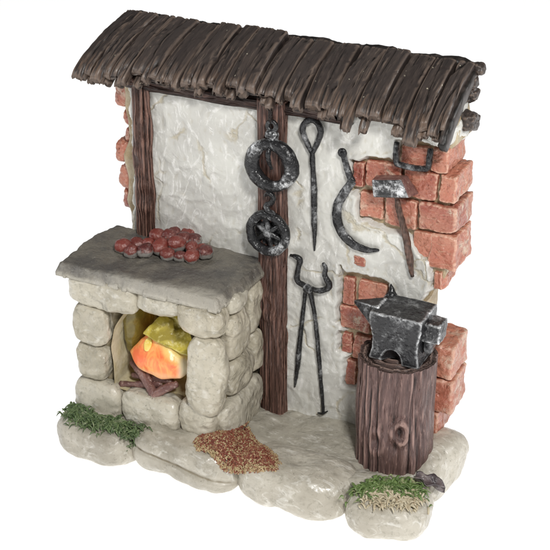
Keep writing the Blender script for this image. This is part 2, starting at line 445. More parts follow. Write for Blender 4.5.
def crease(x0, z0, slope, depth):
    def w_(p):
        if p.y > -2.4: return p
        d = (p.z-z0-(p.x-x0)*slope); k = math.exp(-(d/.07)**2)*depth
        return p+Vector((0, k, -k*.3))
    return w_
core = MB(); core.add(*blob((.1, -.75, -.62), (4.95, 2.1, .46), k=7, n=30, amp=.05, seed=3)); core.build('core', M['base'], base)
for args in [((-3.92, -2.85, -.46), (1.24, 1.06, .66), 3.2, 'base', 11, (0, 0, -.10), None),
             ((-1.15, -2.62, -.44), (1.66, .98, .68), 3.3, 'base', 12, (0, .03, -.03), crease(-2.0, -.30, -.12, .09)),
             ((2.05, -2.55, -.46), (1.62, .97, .66), 3.2, 'pale', 13, (0, .02, .03), None),
             ((4.68, -2.37, -.60), (1.08, .98, .60), 2.8, 'pale', 14, (0, .02, .12), None),
             ((5.16, -.20, -.38), (.58, 1.22, .76), 3.0, 'pale', 15, (0, 0, -.1), None)]:
    c, h, k, m, sd, rot, wp = args
    MB().add(*blob(c, h, k=k, n=34, amp=.13, freq=.75, seed=sd, rot=rot, fine=.02, warp=wp)).build('boulder', M[m], base)

# ------------------------------------------------------------------ brick and plaster wall
wall = thing('brick_wall', 'broken red brick wall under torn pearly white plaster behind the smithy', 'wall', (0, .6, 0))
outline = [(-4.50, -.2), (-4.55, 4.6), (-4.72, 5.4), (-4.62, 6.0), (-4.72, 6.8), (-4.55, 7.4), (-4.6, 8.3), (-4.6, 9.1), (-4.6, 9.5),
  (4.95, 9.5), (5.0, 8.8), (4.72, 8.5), (4.78, 7.9), (4.92, 7.2), (4.9, 6.4), (4.98, 5.5), (4.86, 5.0), (4.62, 4.6), (4.42, 4.25), (4.4, 3.3), (4.75, 2.95), (4.78, 1.0), (4.7, -.2)]
# mortar body : outline densified, roughened and extruded
pts = []
for i in range(len(outline)):
    a, b = Vector(outline[i]+(0,)), Vector(outline[(i+1) % len(outline)]+(0,)); n = max(1, int((b-a).length/.12))
    for k in range(n):
        p = a.lerp(b, k/n); pts.append(p+Vector((fn(p, 2.2, 5)*.07, fn(p, 2.2, 8)*.05, 0)))
v, f = [], []; ys = [.14, .18, .5, .9, 1.2, 1.26]; ins = [.06, 0, 0, 0, 0, .06]; N = len(pts)
ctr = Vector((0, 4.6, 0))
for y, s_ in zip(ys, ins):
    for p in pts:
        q = p+(ctr-p).normalized()*s_; v.append((q.x+fn((p.x, y, p.y), 2, 1)*.04, y, q.y))
for k in range(len(ys)-1):
    for i in range(N):
        a, b = k*N+i, k*N+(i+1) % N; f.append((a, a+N, b+N, b))
f.append(tuple(range(N))); f.append(tuple(range(len(v)-1, len(v)-N-1, -1)))
MB().add(v, f).build('mortar', M['mortar'], wall, smooth=False)
bk = MB()
def brick(x0, x1, z0, z1, y0=-.01, y1=.5, seed=0, k=7, amp=.05):
    gap = .018
    rz = random.uniform(-.03, .03)
    bk.add(*blob(((x0+x1)/2, (y0+y1)/2, (z0+z1)/2), ((x1-x0)/2-gap, (y1-y0)/2, (z1-z0)/2-gap), k=k, n=26, amp=amp, freq=1.9, seed=seed, fine=.018, rot=(0, rz, random.uniform(-.02, .02))))
R = [(3.60, 4.36, 8.08, 8.62, 0), (4.42, 4.90, 8.02, 8.66, 1), (2.33, 2.66, 7.22, 7.92, 0), (2.68, 3.68, 7.32, 8.04, 0), (3.71, 4.64, 7.22, 7.98, 0),
     (4.67, 5.14, 7.24, 8.0, 1), (2.54, 3.22, 6.40, 7.14, 0), (3.25, 4.14, 6.34, 7.15, 0), (4.16, 5.22, 6.38, 7.16, 1), (4.05, 4.62, 5.60, 6.32, 0),
     (4.50, 5.24, 5.33, 6.34, 1), (4.64, 4.93, 4.72, 5.28, 2), (2.44, 2.81, 5.02, 5.32, 3),
     (2.12, 2.50, 3.72, 4.58, 0), (2.56, 3.42, 3.78, 4.58, 0), (2.05, 2.95, 2.98, 3.70, 0), (2.14, 2.45, 2.24, 2.86, 0), (2.49, 3.05, 2.16, 2.90, 0), (2.28, 2.62, 1.22, 2.06, 0),
     (4.40, 5.36, 2.12, 3.15, 1), (4.40, 5.40, 1.08, 2.08, 1), (4.4, 5.06, .30, 1.05, 1)]
for i, (x0, x1, z0, z1, e) in enumerate(R):
    y0 = {0: -.02, 1: -.03, 2: .05, 3: -.13}[e]+random.uniform(-.03, .03); y1 = {0: .4, 1: 1.3, 2: 1.1, 3: .2}[e]
    brick(x0, x1, z0, z1, y0, y1, 20+i, k=16, amp=.07 if e else .05)
for i, (x0, x1, z0, z1) in enumerate([(-5.08, -4.2, 8.14, 8.78), (-4.86, -4.2, 7.62, 8.12), (-5.18, -4.2, 6.44, 7.08), (-5.12, -4.2, 5.70, 6.40), (-5.0, -4.2, 5.0, 5.66), (-4.80, -4.2, 7.10, 7.6)]):
    brick(x0, x1, z0, z1, .25, 1.15, 60+i, k=4.5, amp=.09)
bk.build('bricks', M['brick'], wall)
# plaster skin with torn edges
exp1 = [(5.3, 8.72), (4.36, 8.66), (4.1, 8.70), (3.58, 8.70), (3.56, 8.13), (2.8, 8.08), (2.36, 7.91), (2.36, 7.14), (2.55, 7.09), (2.57, 6.38), (2.96, 6.30), (3.46, 6.24), (3.87, 6.2), (4.24, 5.9), (4.60, 5.53), (4.68, 5.17), (4.66, 4.78), (6.5, 4.4), (6.5, 8.7)]
exp2 = [(2.09, 4.80), (2.14, 4.66), (2.61, 4.72), (3.39, 4.66), (3.50, 4.39), (3.45, 4.05), (3.2, 3.2), (3.2, 2.24), (2.7, 1.31), (2.34, 1.25), (2.30, 2.01), (2.44, 2.14), (2.12, 2.30), (2.12, 2.82), (2.30, 2.92), (2.02, 3.15), (2.10, 3.75), (2.08, 4.25)]
exp3 = [(4.3, 3.3), (6.5, 3.35), (6.5, -.6), (4.3, -.6)]
exp4 = [(-6, 9.6), (-4.35, 9.6), (-4.4, 8), (-4.3, 6.5), (-4.5, 5), (-4.4, 4), (-6, 4)]
nx, nz = 300, 270
X, Z = np.meshgrid(np.linspace(-4.75, 5.1, nx), np.linspace(-.15, 9.5, nz))
WX = X.copy(); WZ = Z.copy()
for j in range(nz):
    for i in range(nx):
        p = (X[j, i], 0, Z[j, i])
        WX[j, i] += fn(p, 3.1, 1)*.10+fn(p, 9, 4)*.035; WZ[j, i] += fn(p, 3.1, 2)*.10+fn(p, 9, 6)*.035
D = sdf(WX, WZ, outline)
for e in (exp1, exp2, exp3, exp4): D = np.minimum(D, -sdf(WX, WZ, e))
v, f = [], []
for j in range(nz):
    for i in range(nx):
        x, z, d = X[j, i], Z[j, i], D[j, i]; p = (x, 0, z)
        lip = .035*math.exp(-((d-.12)/.08)**2)
        y = .22-.30*float(sm(d, -.03, .10))-lip-fn(p, .8, 3)*.05-fn(p, 2.3, 5)*.03-ridged((x, 0, z*1.3), 1.4, 11)**3*.02-fn((x*1.3, 0, z*.8), 6, 7)*.014
        v.append((x, y, z))
for j in range(nz-1):
    for i in range(nx-1):
        if min(D[j, i], D[j+1, i+1], D[j+1, i], D[j, i+1]) > -.05:
            a = j*nx+i; f.append((a, a+1, a+nx+1, a+nx))
MB().add(v, f).build('plaster', M['plaster'], wall)
pe = MB()
pe.add(*blob((4.4, .62, 9.05), (.62, .72, .36), k=4, n=22, amp=.10, freq=1.6, seed=31))
pe.add(*blob((0.2, .75, 9.45), (4.7, .6, .6), k=7, n=24, amp=.05, seed=33))
pe.add(*blob((4.55, .62, 9.5), (.40, .55, .45), k=4, n=18, amp=.08, freq=1.6, seed=35))
pe.build('plaster_crest', M['plaster'], wall)

# ------------------------------------------------------------------ timber posts and beam
t = tag(MB().add(*bark_log((-3.88, -.20, 4.45), (-3.86, -.20, 9.25), .29, .27, seg=72, rings=110, groove=.085, seed=4, squash=(1, .75), gfreq=2.0,
    knots=[(-3.68, -.45, 7.85, .36, .06), (-3.75, -.45, 5.9, .34, .07), (-3.95, -.45, 6.9, .28, .06)])).build('timber_post', M['post']),
    'short knotted dark timber post standing on the forge slab, at the left end', 'post', 'timber posts carrying the roof')
t = tag(MB().add(*bark_log((.16, -.22, -.12), (.12, -.22, 9.3), .40, .40, seg=80, rings=190, groove=.085, seed=9, squash=(1, .62), gfreq=2.2, sq=3.0,
    knots=[(.1, -.5, 3.4, .3, .05)])).build('timber_post', M['post']),
    'tall dark timber post right of the forge, behind the two iron rings', 'post', 'timber posts carrying the roof')
bm_ = MB()
def hlog(x0, x1, y, z, ry, rz, seed, k=3):
    n = 90; seg = 28; v = []; f = []
    for i in range(n+1):
        x = x0+(x1-x0)*i/n
        for j in range(seg):
            a = 2*math.pi*j/seg; ca, sa = math.cos(a), math.sin(a); r = (abs(ca)**k+abs(sa)**k)**(-1/k)
            g_ = ridged((x*.3, ca*3, sa*3), 1.5, seed)
            s_ = 1-.16*max(0, g_-.4)*2+fn((x, ca, sa), 1.5, seed)*.12
            v.append((x, y+ca*r*ry*s_, z+sa*r*rz*s_))
    for i in range(n):
        for j in range(seg):
            a, b = i*seg+j, i*seg+(j+1) % seg; f.append((a, a+seg, b+seg, b))
    f.append(tuple(range(seg))); f.append(tuple(range(len(v)-1, len(v)-seg-1, -1)))
    return v, f
tag(bm_.add(*hlog(-4.3, 2.35, -.16, 9.10, .15, .17, 3)).build('wall_beam', M['beam']), 'dark brown horizontal beam tucked under the ragged eaves above the plaster', 'beam')

# ------------------------------------------------------------------ roof
roof = thing('wooden_roof', 'dark brown lean-to roof of rough split boards with ragged ends', 'roof', (0, 0, 9.2))
RL, RR = -4.98, 5.02
def roof_pt(u, t_, h=0.):
    """u along the ridge, t 0 ridge .. 1 eave, h above the deck"""
    y = 1.22-2.12*t_; z = 10.42-1.22*t_+.20*math.sin(math.pi*min(t_, 1.15)*.85)
    if t_ > .8: z -= (t_-.8)**2*1.5
    sk = -.42*max(0, min(1.2, (1.5-u)/6.0))*t_
    nz = Vector((0, -.50, .866))
    return Vector((u+sk, y, z))+nz*h
deck = MB(); n1, n2 = 60, 14; v, f = [], []
for h in (0, -.28):
    for j in range(n2+1):
        for i in range(n1+1):
            v.append(roof_pt(RL+.06+(RR-RL-.12)*i/n1, j/n2*.80, h))
W_ = n1+1; off = W_*(n2+1)
for j in range(n2):
    for i in range(n1):
        a = j*W_+i; f += [(a, a+W_, a+W_+1, a+1), (a+off, a+1+off, a+W_+1+off, a+W_+off)]
for i in range(n1):
    a = n2*W_+i; f += [(a, a+off, a+1+off, a+1), (i, i+1, i+1+off, i+off)]
for j in range(n2):
    a = j*W_; f += [(a, a+off, a+W_+off, a+W_)]
    a = j*W_+n1; f += [(a, a+W_, a+W_+off, a+off)]
deck.add(v, f).build('deck', M['trim'], roof)
rb = MB(); rnd = random.Random(21)
def strand(u0, u1, t0, ends, th, seed, lift=0., skew=0., cuts=(0, 1), nc=60, nl=50, grv=1.):
    """one split board: grooved top, every splinter of it broken off at its own length"""
    v, f, g = [], [], []; w2 = (u1-u0)/2; uc = (u0+u1)/2; k = 9. if nc > 30 else 2.8
    for i in range(nl+1):
        q = i/nl
        e = 1.0 if i <= nl-3 else 1-.30*((i-nl+3)/3)**2
        for j in range(nc):
            a = 2*math.pi*(j+.5)/nc; ca, sa = math.cos(a), math.sin(a)
            r = (abs(ca)**k+abs(sa)**k)**(-1/k)
            sx = max(-1, min(1, ca*r)); s01 = (sx+1)/2
            idx = max(i_ for i_ in range(len(ends)) if s01 >= cuts[i_]-1e-6)
            cut_d = min([abs(s01-c_)*(u1-u0) for c_ in cuts[1:-1]] or [9])
            tt = t0+(ends[idx]-t0)*q
            uu = uc+sx*w2*(e if len(ends) == 1 else 1)+skew*(tt-.5)+fn((tt*1.5, seed, 0), 1, seed)*.018
            dr = fn((tt*.8, seed, 3), 1.0, seed)*.06
            g_ = ridged((uc+sx*w2+dr, seed, tt*.18), 3.6, seed); g3 = ridged((uc+sx*w2+dr, seed, tt*.5), 9.0, seed+2)
            h = lift+sa*r*th*.5*e
            if sa > 0:
                h += (-.07*max(0, g_-.84)/.16-.022*max(0, g3-.7)/.3)*grv+fn((uu*1.2, tt*1.2, 0), 1.2, seed)*.03+fn((uu*6, tt*7, 0), 1.2, seed)*.010
                h -= (.012+.15*max(0, q-.68)/.32)*math.exp(-(cut_d/.030)**2)
            if i >= nl-1: tt += .02*fn((uu*4, h*3, seed), 1.3, seed)-(.04 if sa < 0 else 0)
            v.append(roof_pt(uu, tt, h)); g.append((uc+sx*w2+seed*1.7, tt*2.4, seed))
    for i in range(nl):
        for j in range(nc):
            a, b = i*nc+j, i*nc+(j+1) % nc; f.append((a, b, b+nc, a+nc))
    me_ = sum(ends)/len(ends)
    v.append(roof_pt(uc, t0, lift)); v.append(roof_pt(uc+skew*(me_-.5), me_-.05, lift-.02)); k1, k2 = len(v)-2, len(v)-1
    for j in range(nc):
        b = (j+1) % nc; f.append((b, j, k1)); f.append((nl*nc+j, nl*nc+b, k2))
    g += [(uc+seed*1.7, 0, seed), (uc+seed*1.7, 2.4, seed)]
    return v, f, g
u = RL; s_ = 0
while u < RR-.05:
    pw = min(rnd.uniform(.42, .80), RR-u)
    if RR-(u+pw) < .3: pw = RR-u
    k_ = 2 if pw < .55 else rnd.choice([2, 3, 3]); cuts = [0]+[(i+1)/k_+rnd.uniform(-.10, .10) for i in range(k_-1)]+[1]
    plift = rnd.uniform(-.07, .09); sk = rnd.uniform(-.10, .10); t0 = rnd.uniform(-.02, .03); s_ += 1
    be = rnd.uniform(.94, 1.02)+(.045*min(1, (u-1)/2) if u > 1 else (-.02 if u > -2 else .01)); ends = [be+rnd.uniform(-.10, .05) for _ in range(k_)]
    rb.add(*strand(u-.004, u+pw+.004, t0, ends, rnd.uniform(.36, .44), s_*1.37, .08+plift, sk, cuts))
    for q in range(rnd.choice([1, 2, 2])):   # curled splinters underneath
        c_ = rnd.uniform(u+.05, u+pw-.05)
        rb.add(*strand(c_-rnd.uniform(.08, .13), c_+.10, .72, [be+rnd.uniform(-.08, .0)], rnd.uniform(.26, .36), s_*2.1+.3+q, -.13, sk, (0, 1), 18, 16))
    u += pw+.058
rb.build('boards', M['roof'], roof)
rc = MB()
P = [(RL-.02+(RR-RL+.12)*i/40, 1.24+.03*math.sin(i*1.7), 10.47+.03*math.sin(i*.9)) for i in range(41)]
rc.add(*tube(P, [.13]*41, seg=14, n=3, ref=(0, 0, 1), amp=.06, freq=2.6, seed=5))
rc.add(*blob((5.10, 1.22, 10.42), (.17, .17, .15), k=3, n=10, amp=.05, freq=3, seed=8))
rc.build('ridge_cap', M['trim'], roof)
eb = MB()          # thick curved end board closing the right-hand gable
P = [tuple(roof_pt(RR+.0, t_, -.10)) for t_ in (0.02, .25, .5, .75, .93, 1.04)]
eb.add(*tube(P, [.16, .19, .21, .22, .24, .20], seg=20, n=9, ref=(1, 0, 0), flat=.55, amp=.03, freq=3, sq=3.5, seed=2))
eb.build('end_board', M['trim'], roof)
re_ = MB()
re_.add(*blob((4.98, 1.0, 9.80), (.24, .24, .20), k=3, n=16, amp=.10, freq=2.5, seed=12, fine=.03)); re_.build('rafter_end', M['trim'], roof)
re_ = MB(); re_.add(*blob((4.80, .85, 9.18), (.50, .40, .25), k=4, n=20, amp=.09, freq=2.2, seed=15, fine=.03, rot=(-.25, .1, 0))); re_.build('rafter_end', M['trim'], roof)
re_ = MB(); re_.add(*blob((4.98, .98, 10.14), (.18, .20, .17), k=3, n=14, amp=.08, freq=2.5, seed=17)); re_.build('rafter_end', M['trim'], roof)

# ------------------------------------------------------------------ forge
forge = thing('stone_forge', 'open stone forge with an arched hearth mouth under a dark grey slab', 'forge', (-2.6, -1.4, 0))
# grout body with an arched mouth: front face grid + inner walls
arch = [(-3.66, .95), (-3.66, 1.7), (-3.66, 2.4), (-3.40, 3.1), (-2.95, 3.75), (-2.5, 3.95), (-1.6, 3.85), (-1.15, 3.3), (-1.02, 2.2), (-1.05, 1.1), (-1.3, .9)]
v, f = [], []; nx, nz = 320, 300
X, Z = np.meshgrid(np.linspace(-4.75, -.40, nx), np.linspace(-.1, 4.45, nz))
D = sdf(X, Z, arch)
for j in range(nz):
    for i in range(nx):
        v.append((X[j, i], -2.50+.3*float(sm(D[j, i], -.25, .02))+fn((X[j, i], 0, Z[j, i]), 1.8, 3)*.06, Z[j, i]))
for j in range(nz-1):
    for i in range(nx-1):
        if max(D[j, i], D[j+1, i+1], D[j+1, i], D[j, i+1]) < .03:
            a = j*nx+i; f.append((a, a+1, a+nx+1, a+nx))
gb = MB().add(v, f)
for (c, h) in [((-4.62, -1.25, 2.2), (.12, 1.3, 2.25)), ((-.52, -1.25, 2.2), (.14, 1.3, 2.25)), ((-2.6, -1.25, 4.2), (2.1, 1.3, .22)), ((-2.6, -1.3, .45), (2.05, 1.25, .50))]:
    gb.add(*blob(c, h, k=9, n=18, amp=.04, seed=c[0]))
gb.build('grout_body', M['grout'], forge)
# hearth cavity
cav = MB(); v, f = [], []; dep = 10
ap = catmull([(x, 0, z) for x, z in arch], 5); na = len(ap)
for k in range(dep+1):
    t_ = k/dep; y = -2.62+2.15*t_
    for p in ap:
        q = Vector((-2.3, 0, 2.2)); s_ = 1.0-.13*t_
        v.append((q.x+(p.x-q.x)*s_+fn((p.x, y, p.z), 1.8, 6)*.06, y, q.z+(p.z-q.z)*s_+fn((p.z, y, p.x), 1.8, 9)*.05))
for k in range(dep):
    for i in range(na-1):
        a = k*na+i; f.append((a, a+na, a+na+1, a+1))
    a = k*na+na-1; f.append((a, a+na, k*na+na, k*na))
f.append(tuple(dep*na+i for i in range(na)))
cav.add(v, f).build('hearth_cavity', M['hearth'], forge)
ol = MB(); ol.add(*blob((-3.36, -1.60, 2.80), (.33, .72, 1.05), k=2.6, n=18, amp=.10, seed=4, rot=(0, .10, .12)))  # dark olive lump lining the left side of the hearth
ol.build('olive_lining', M['olive'], forge)
st = MB()
def fs(x0, x1, z0, z1, seed, y=-2.62, d=.30, k=3.9, rot=0., n=26, amp=.09):
    x0 += .035; x1 -= .035; z0 += .035; z1 -= .035; k -= .2
    st.add(*blob(((x0+x1)/2, y, (z0+z1)/2), ((x1-x0)/2, d, (z1-z0)/2), k=k, n=n, amp=amp, freq=1.1, seed=seed, rot=(0, rot, random.uniform(-.03, .03)), fine=.022))
fs(-4.92, -2.62, 3.44, 4.46, 1, -2.60, .34, 3.8)
fs(-2.74, -1.26, 3.66, 4.44, 2, -2.58, .32, 3.2)
fs(-1.55, -.02, 3.34, 4.42, 3, -2.58, .46, 3.2, -.04, 26, .12)
fs(-4.84, -3.60, 2.22, 3.50, 4, -2.58, .34, 3.6)
fs(-4.82, -3.76, 1.04, 2.28, 5, -2.56, .34, 3.6)
fs(-4.96, -3.34, -.16, 1.12, 6, -2.58, .36, 3.8)
fs(-3.38, -1.52, -.10, 1.12, 7, -2.56, .34, 4.4)
fs(-1.58, -.34, .10, 1.30, 8, -2.50, .36, 4.0, 0)
fs(-1.22, .02, 1.0, 3.42, 9, -2.74, .34, 3.2, .07, 28, .10)
def ss(y0, y1, z0, z1, seed, x=-.34, d=.34, k=3.4, rot=0., n=24):
    y0 += .03; y1 -= .03; z0 += .03; z1 -= .03
    st.add(*blob((x, (y0+y1)/2, (z0+z1)/2), (d, (y1-y0)/2, (z1-z0)/2), k=k, n=n, amp=.09, freq=1.1, seed=seed, rot=(rot, 0, 0), fine=.022))
ss(-2.32, -1.12, 3.86, 4.44, 21)
ss(-2.36, -1.08, 2.36, 3.92, 22, rot=.06)
ss(-1.10, -.32, 2.62, 4.34, 23, -.38)
ss(-2.26, -.86, 1.22, 2.38, 24, -.36)
ss(-.90, -.26, 1.30, 2.66, 25, -.40)
ss(-2.62, -.22, -.22, 1.26, 26, -.38, .36, 3.8, .03, 28)
for i in range(4):
    st.add(*blob((-4.66, -2.05+.62*i, 1.0+.0*i), (.24, .36, 1.0), k=3.6, n=14, amp=.09, seed=40+i))
    st.add(*blob((-4.66, -2.0+.6*i, 3.1), (.24, .36, 1.2), k=3.6, n=14, amp=.09, seed=50+i))
st.build('stonework', M['stone'], forge)
# slab with a chipped, slightly sagging rim
v, f = [], []; nx, ny = 130, 80
sp = [(-5.12, -2.88), (-.22, -2.86), (-.10, -1.6), (-.06, .02), (-5.05, .05), (-5.16, -.7), (-5.2, -2.0)]
X, Y = np.meshgrid(np.linspace(-5.4, .2, nx), np.linspace(-3.1, .3, ny)); D0 = sdf(X, Y, sp)
for j in range(ny):
    for i in range(nx):
        p = (X[j, i], Y[j, i], 0); D0[j, i] += fn(p, 1.6, 2)*.07+fn(p, 5, 3)*.03
for side in (0, 1):
    for j in range(ny):
        for i in range(nx):
            p = (X[j, i], Y[j, i], 0); d = D0[j, i]
            if side == 0: z = 4.64-.26*(1-float(sm(d, -.07, .09)))+fn(p, .9, 6)*.05+fn(p, 3, 7)*.03+fn(p, 9, 8)*.012
            else: z = 4.28
            v.append((p[0], p[1], z))
off = nx*ny
for j in range(ny-1):
    for i in range(nx-1):
        if min(D0[j, i], D0[j+1, i+1], D0[j+1, i], D0[j, i+1]) > -.07:
            a = j*nx+i; f += [(a, a+1, a+nx+1, a+nx), (a+off, a+nx+off, a+nx+1+off, a+1+off)]
# close the rim
from collections import Counter
ec = Counter()
for q in f:
    if q[0] < off and max(q) < off:
        for a, b in zip(q, q[1:]+q[:1]): ec[(a, b)] += 1
for (a, b) in list(ec):
    if (b, a) not in ec: f.append((b, a, a+off, b+off))
MB().add(v, f).build('slab', M['slab'], forge)

# ------------------------------------------------------------------ coals on the slab
CO = [(-3.86, -1.50, 'leftmost egg-shaped coal at the tip of the pile, dark red all over', .25, 0), (-3.47, -1.66, 'red and grey coal in the front row, second from the left', .24, 0),
 (-3.14, -1.46, 'large coal with a broad grey underside in the front row, third from the left', .26, 0), (-2.52, -1.34, 'grey-bottomed coal in the middle of the front row', .22, 0),
 (-2.18, -1.24, 'small grey-bottomed coal in the front row, third from the right', .19, 0), (-1.86, -1.20, 'pale grey and red coal in the front row, second from the right', .225, 0),
 (-1.62, -.84, 'rightmost coal, pale greyish pink, a little apart from the pile', .25, 0), (-3.62, -1.12, 'small flat dark red coal behind the left tip of the pile', .21, 0),
 (-2.86, -1.14, 'large round red coal in the second row, left of the bright one', .27, .06), (-3.34, -1.00, 'small red coal wedged behind the front row on the left side', .2, .03),
 (-3.26, -.62, 'dark red coal forming the upper left hump of the pile', .25, .10), (-2.86, -.62, 'rough mid-red coal on top, between the upper left hump and the bright one', .25, .15),
 (-2.46, -.92, 'brightest red coal, largest, on top at the centre of the pile', .275, .16), (-2.08, -.80, 'small glossy red coal behind the front row on the right side', .20, .10),
 (-2.22, -.38, 'wide flat red coal at the right rear of the pile', .24, .08), (-2.98, -.15, 'dull red coal at the back left, half hidden', .24, .04), (-2.56, -.06, 'dark brownish grey coal, hindmost of the pile', .24, .06),
 (-2.52, -.50, 'dark red coal tucked right behind the brightest one', .23, .14), (-1.86, -.56, 'small dull red coal between the rightmost one and the right rear', .19, .0), (-3.02, -.86, 'little red coal squeezed between the upper left hump and the front row', .19, .08)]
rc_ = random.Random(3)
for i, (x, y, lb, r, dz) in enumerate(CO):
    o = MB().add(*blob((0, 0, 0), (r*rc_.uniform(.88, 1.04), r*rc_.uniform(.80, .95), r*rc_.uniform(.74, .9)), k=2.15, n=14, amp=.05, freq=2.4, seed=80+i, fine=.012, rot=(0, rc_.uniform(-.2, .2), rc_.uniform(0, 3)))).build('coal', M['coal'])
    o.location = (x, y, 4.63+r*.72+dz*.75)
    tag(o, lb, 'coal', 'red coals piled on the forge slab')

# ------------------------------------------------------------------ flame and sticks in the hearth
def hull(points, name, mat, sub=4, amp=.05, seed=0., smooth_it=3):
    import bmesh
    bm = bmesh.new()
    for p in points: bm.verts.new(p)
    bmesh.ops.convex_hull(bm, input=bm.verts)
    bmesh.ops.triangulate(bm, faces=bm.faces)
    for _ in range(sub): bmesh.ops.subdivide_edges(bm, edges=bm.edges, cuts=1, use_grid_fill=True)
    for _ in range(smooth_it): bmesh.ops.smooth_vert(bm, verts=bm.verts, factor=.5, use_axis_x=True, use_axis_y=True, use_axis_z=True)
    bm.normal_update()
    for v_ in bm.verts: v_.co += v_.normal*(fn(v_.co, 1.7, seed)*amp+fn(v_.co, 5, seed+1)*amp*.3)
    me = bpy.data.meshes.new(name); bm.to_mesh(me); bm.free(); me.materials.append(mat)
    me.polygons.foreach_set('use_smooth', [True]*len(me.polygons))
    o = bpy.data.objects.new(name, me); C.objects.link(o); return o
fl = thing('flame', 'glowing plastic flame, orange below and olive yellow on top, in the hearth', 'flame', (-2.34, -1.9, 1.4))
def sub(o, par): o.parent = par; o.matrix_parent_inverse = Matrix.Translation(-Vector(par.location)); return o
FP = [(-3.36, -2.25, 2.02), (-3.0, -2.2, 2.50), (-2.62, -2.12, 2.92), (-2.30, -1.9, 3.10), (-1.45, -1.75, 2.55), (-1.36, -2.2, 1.95), (-1.60, -2.45, 1.66), (-1.85, -2.60, 2.20), (-2.15, -2.60, 1.50), (-2.6, -2.62, 1.95), (-2.95, -2.45, 1.62),
      (-1.7, -1.2, 1.6), (-3.0, -1.5, 1.8), (-2.1, -1.2, 2.7)]
sub(hull(FP, 'flame_body', M['flame'], 4, .06, 2, 14), fl)
lg = bpy.data.lights.new('flame_glow', 'POINT'); lg.energy = 9; lg.color = (1, .68, .25); lg.shadow_soft_size = .2
lo_ = bpy.data.objects.new('flame_glow', lg); C.objects.link(lo_); lo_.location = (-2.5, -1.0, 3.45)
tm = mat_simple('flame_drop_yellow', [(.78, .58, .12), (.85, .68, .22)], 2, .3)
sub(MB().add(*blob((-2.62, -2.38, 2.47), (.115, .05, .20), k=2.1, n=10, amp=.02, rot=(-.5, 0, 0))).build('yellow_drop', tm), fl)
om = NT('flame_fold_olive'); n_ = om.noise(2.2, 5, .6, .8)
om = om.fin(om.mix(om.ramp(om.noise(5, 5, .7), .5, .64, 0, .6), om.mix(om.ramp(n_, .38, .62), (.28, .22, .03), (.50, .41, .06)), (.70, .62, .25)), .28, om.bump(om.noise(3, 3, .5), .4, .05))
def fold(poly, y0, dy, seed, name):
    """thin torn sheet of coloured plastic, thick lip, wavy"""
    n = 150; X, Z = np.meshgrid(np.linspace(-3.0, -.95, n), np.linspace(2.1, 3.6, n)); WX = X.copy(); WZ = Z.copy()
    for j in range(n):
        for i in range(n):
            WX[j, i] += fn((X[j, i], seed, Z[j, i]), 5, seed)*.035; WZ[j, i] += fn((X[j, i], seed, Z[j, i]), 5, seed+4)*.035
    D = sdf(WX, WZ, poly); v, f = [], []
    for s_ in (-1, 1):
        for j in range(n):
            for i in range(n):
                x, z = X[j, i], Z[j, i]; th = .07*math.sqrt(max(0., min(1., (D[j, i]+.03)/.06)))
                v.append((x, y0+dy*(z-2.6)+.35*(x+2.0)+fn((x, 0, z), 1.7, seed)*.10+s_*th, z))
    o_ = n*n
    for j in range(n-1):
        for i in range(n-1):
            if max(D[j, i], D[j+1, i+1], D[j+1, i], D[j, i+1]) > -.03:
                a = j*n+i; f += [(a, a+1, a+n+1, a+n), (a+o_, a+n+o_, a+n+1+o_, a+1+o_)]
    return sub(MB().add(v, f).build(name, om), fl)
fold([(-2.66, 2.86), (-2.32, 3.28), (-2.05, 3.18), (-1.95, 2.92), (-1.62, 2.95), (-1.35, 3.02), (-1.12, 2.7), (-1.14, 2.35), (-1.5, 2.42), (-1.9, 2.55), (-2.3, 2.72)], -2.38, .55, 3, 'olive_fold')
fold([(-2.45, 3.05), (-2.1, 3.35), (-1.8, 3.15), (-1.2, 3.2), (-1.05, 2.8), (-1.6, 2.7)], -2.05, .3, 8, 'olive_fold')
SK = [([(-3.55, -2.45, .98), (-2.9, -2.4, 1.12), (-2.3, -2.3, 1.22)], .10, 'pale-tipped stick lying flattest, pointing to the left mouth edge'),
      ([(-3.35, -2.1, 1.58), (-2.85, -2.35, 1.40), (-2.35, -2.62, 1.05)], .13, 'long purple-brown stick leaning down from the left to the front'),
      ([(-1.75, -2.35, 1.42), (-2.05, -2.5, 1.28), (-2.35, -2.66, 1.02)], .13, 'short thick stick leaning in from the right, its round end to the front'),
      ([(-3.3, -2.2, 1.22), (-2.7, -2.25, 1.32), (-2.0, -2.2, 1.35)], .10, 'dark stick crossing behind the others right under the flame'),
      ([(-2.75, -2.3, 1.45), (-2.55, -2.5, 1.25), (-2.48, -2.62, 1.12)], .09, 'thin dark stick stub in the middle of the sticks')]
for i, (p, r, lb) in enumerate(SK):
    tag(MB().add(*tube(p, [r*.8, r, r*1.05], seg=16, n=9, amp=.035, freq=3.2, seed=i*3.3, ref=(0, .3, 1))).build('firewood_stick', M['stick']), lb, 'firewood', 'sticks of firewood under the flame')

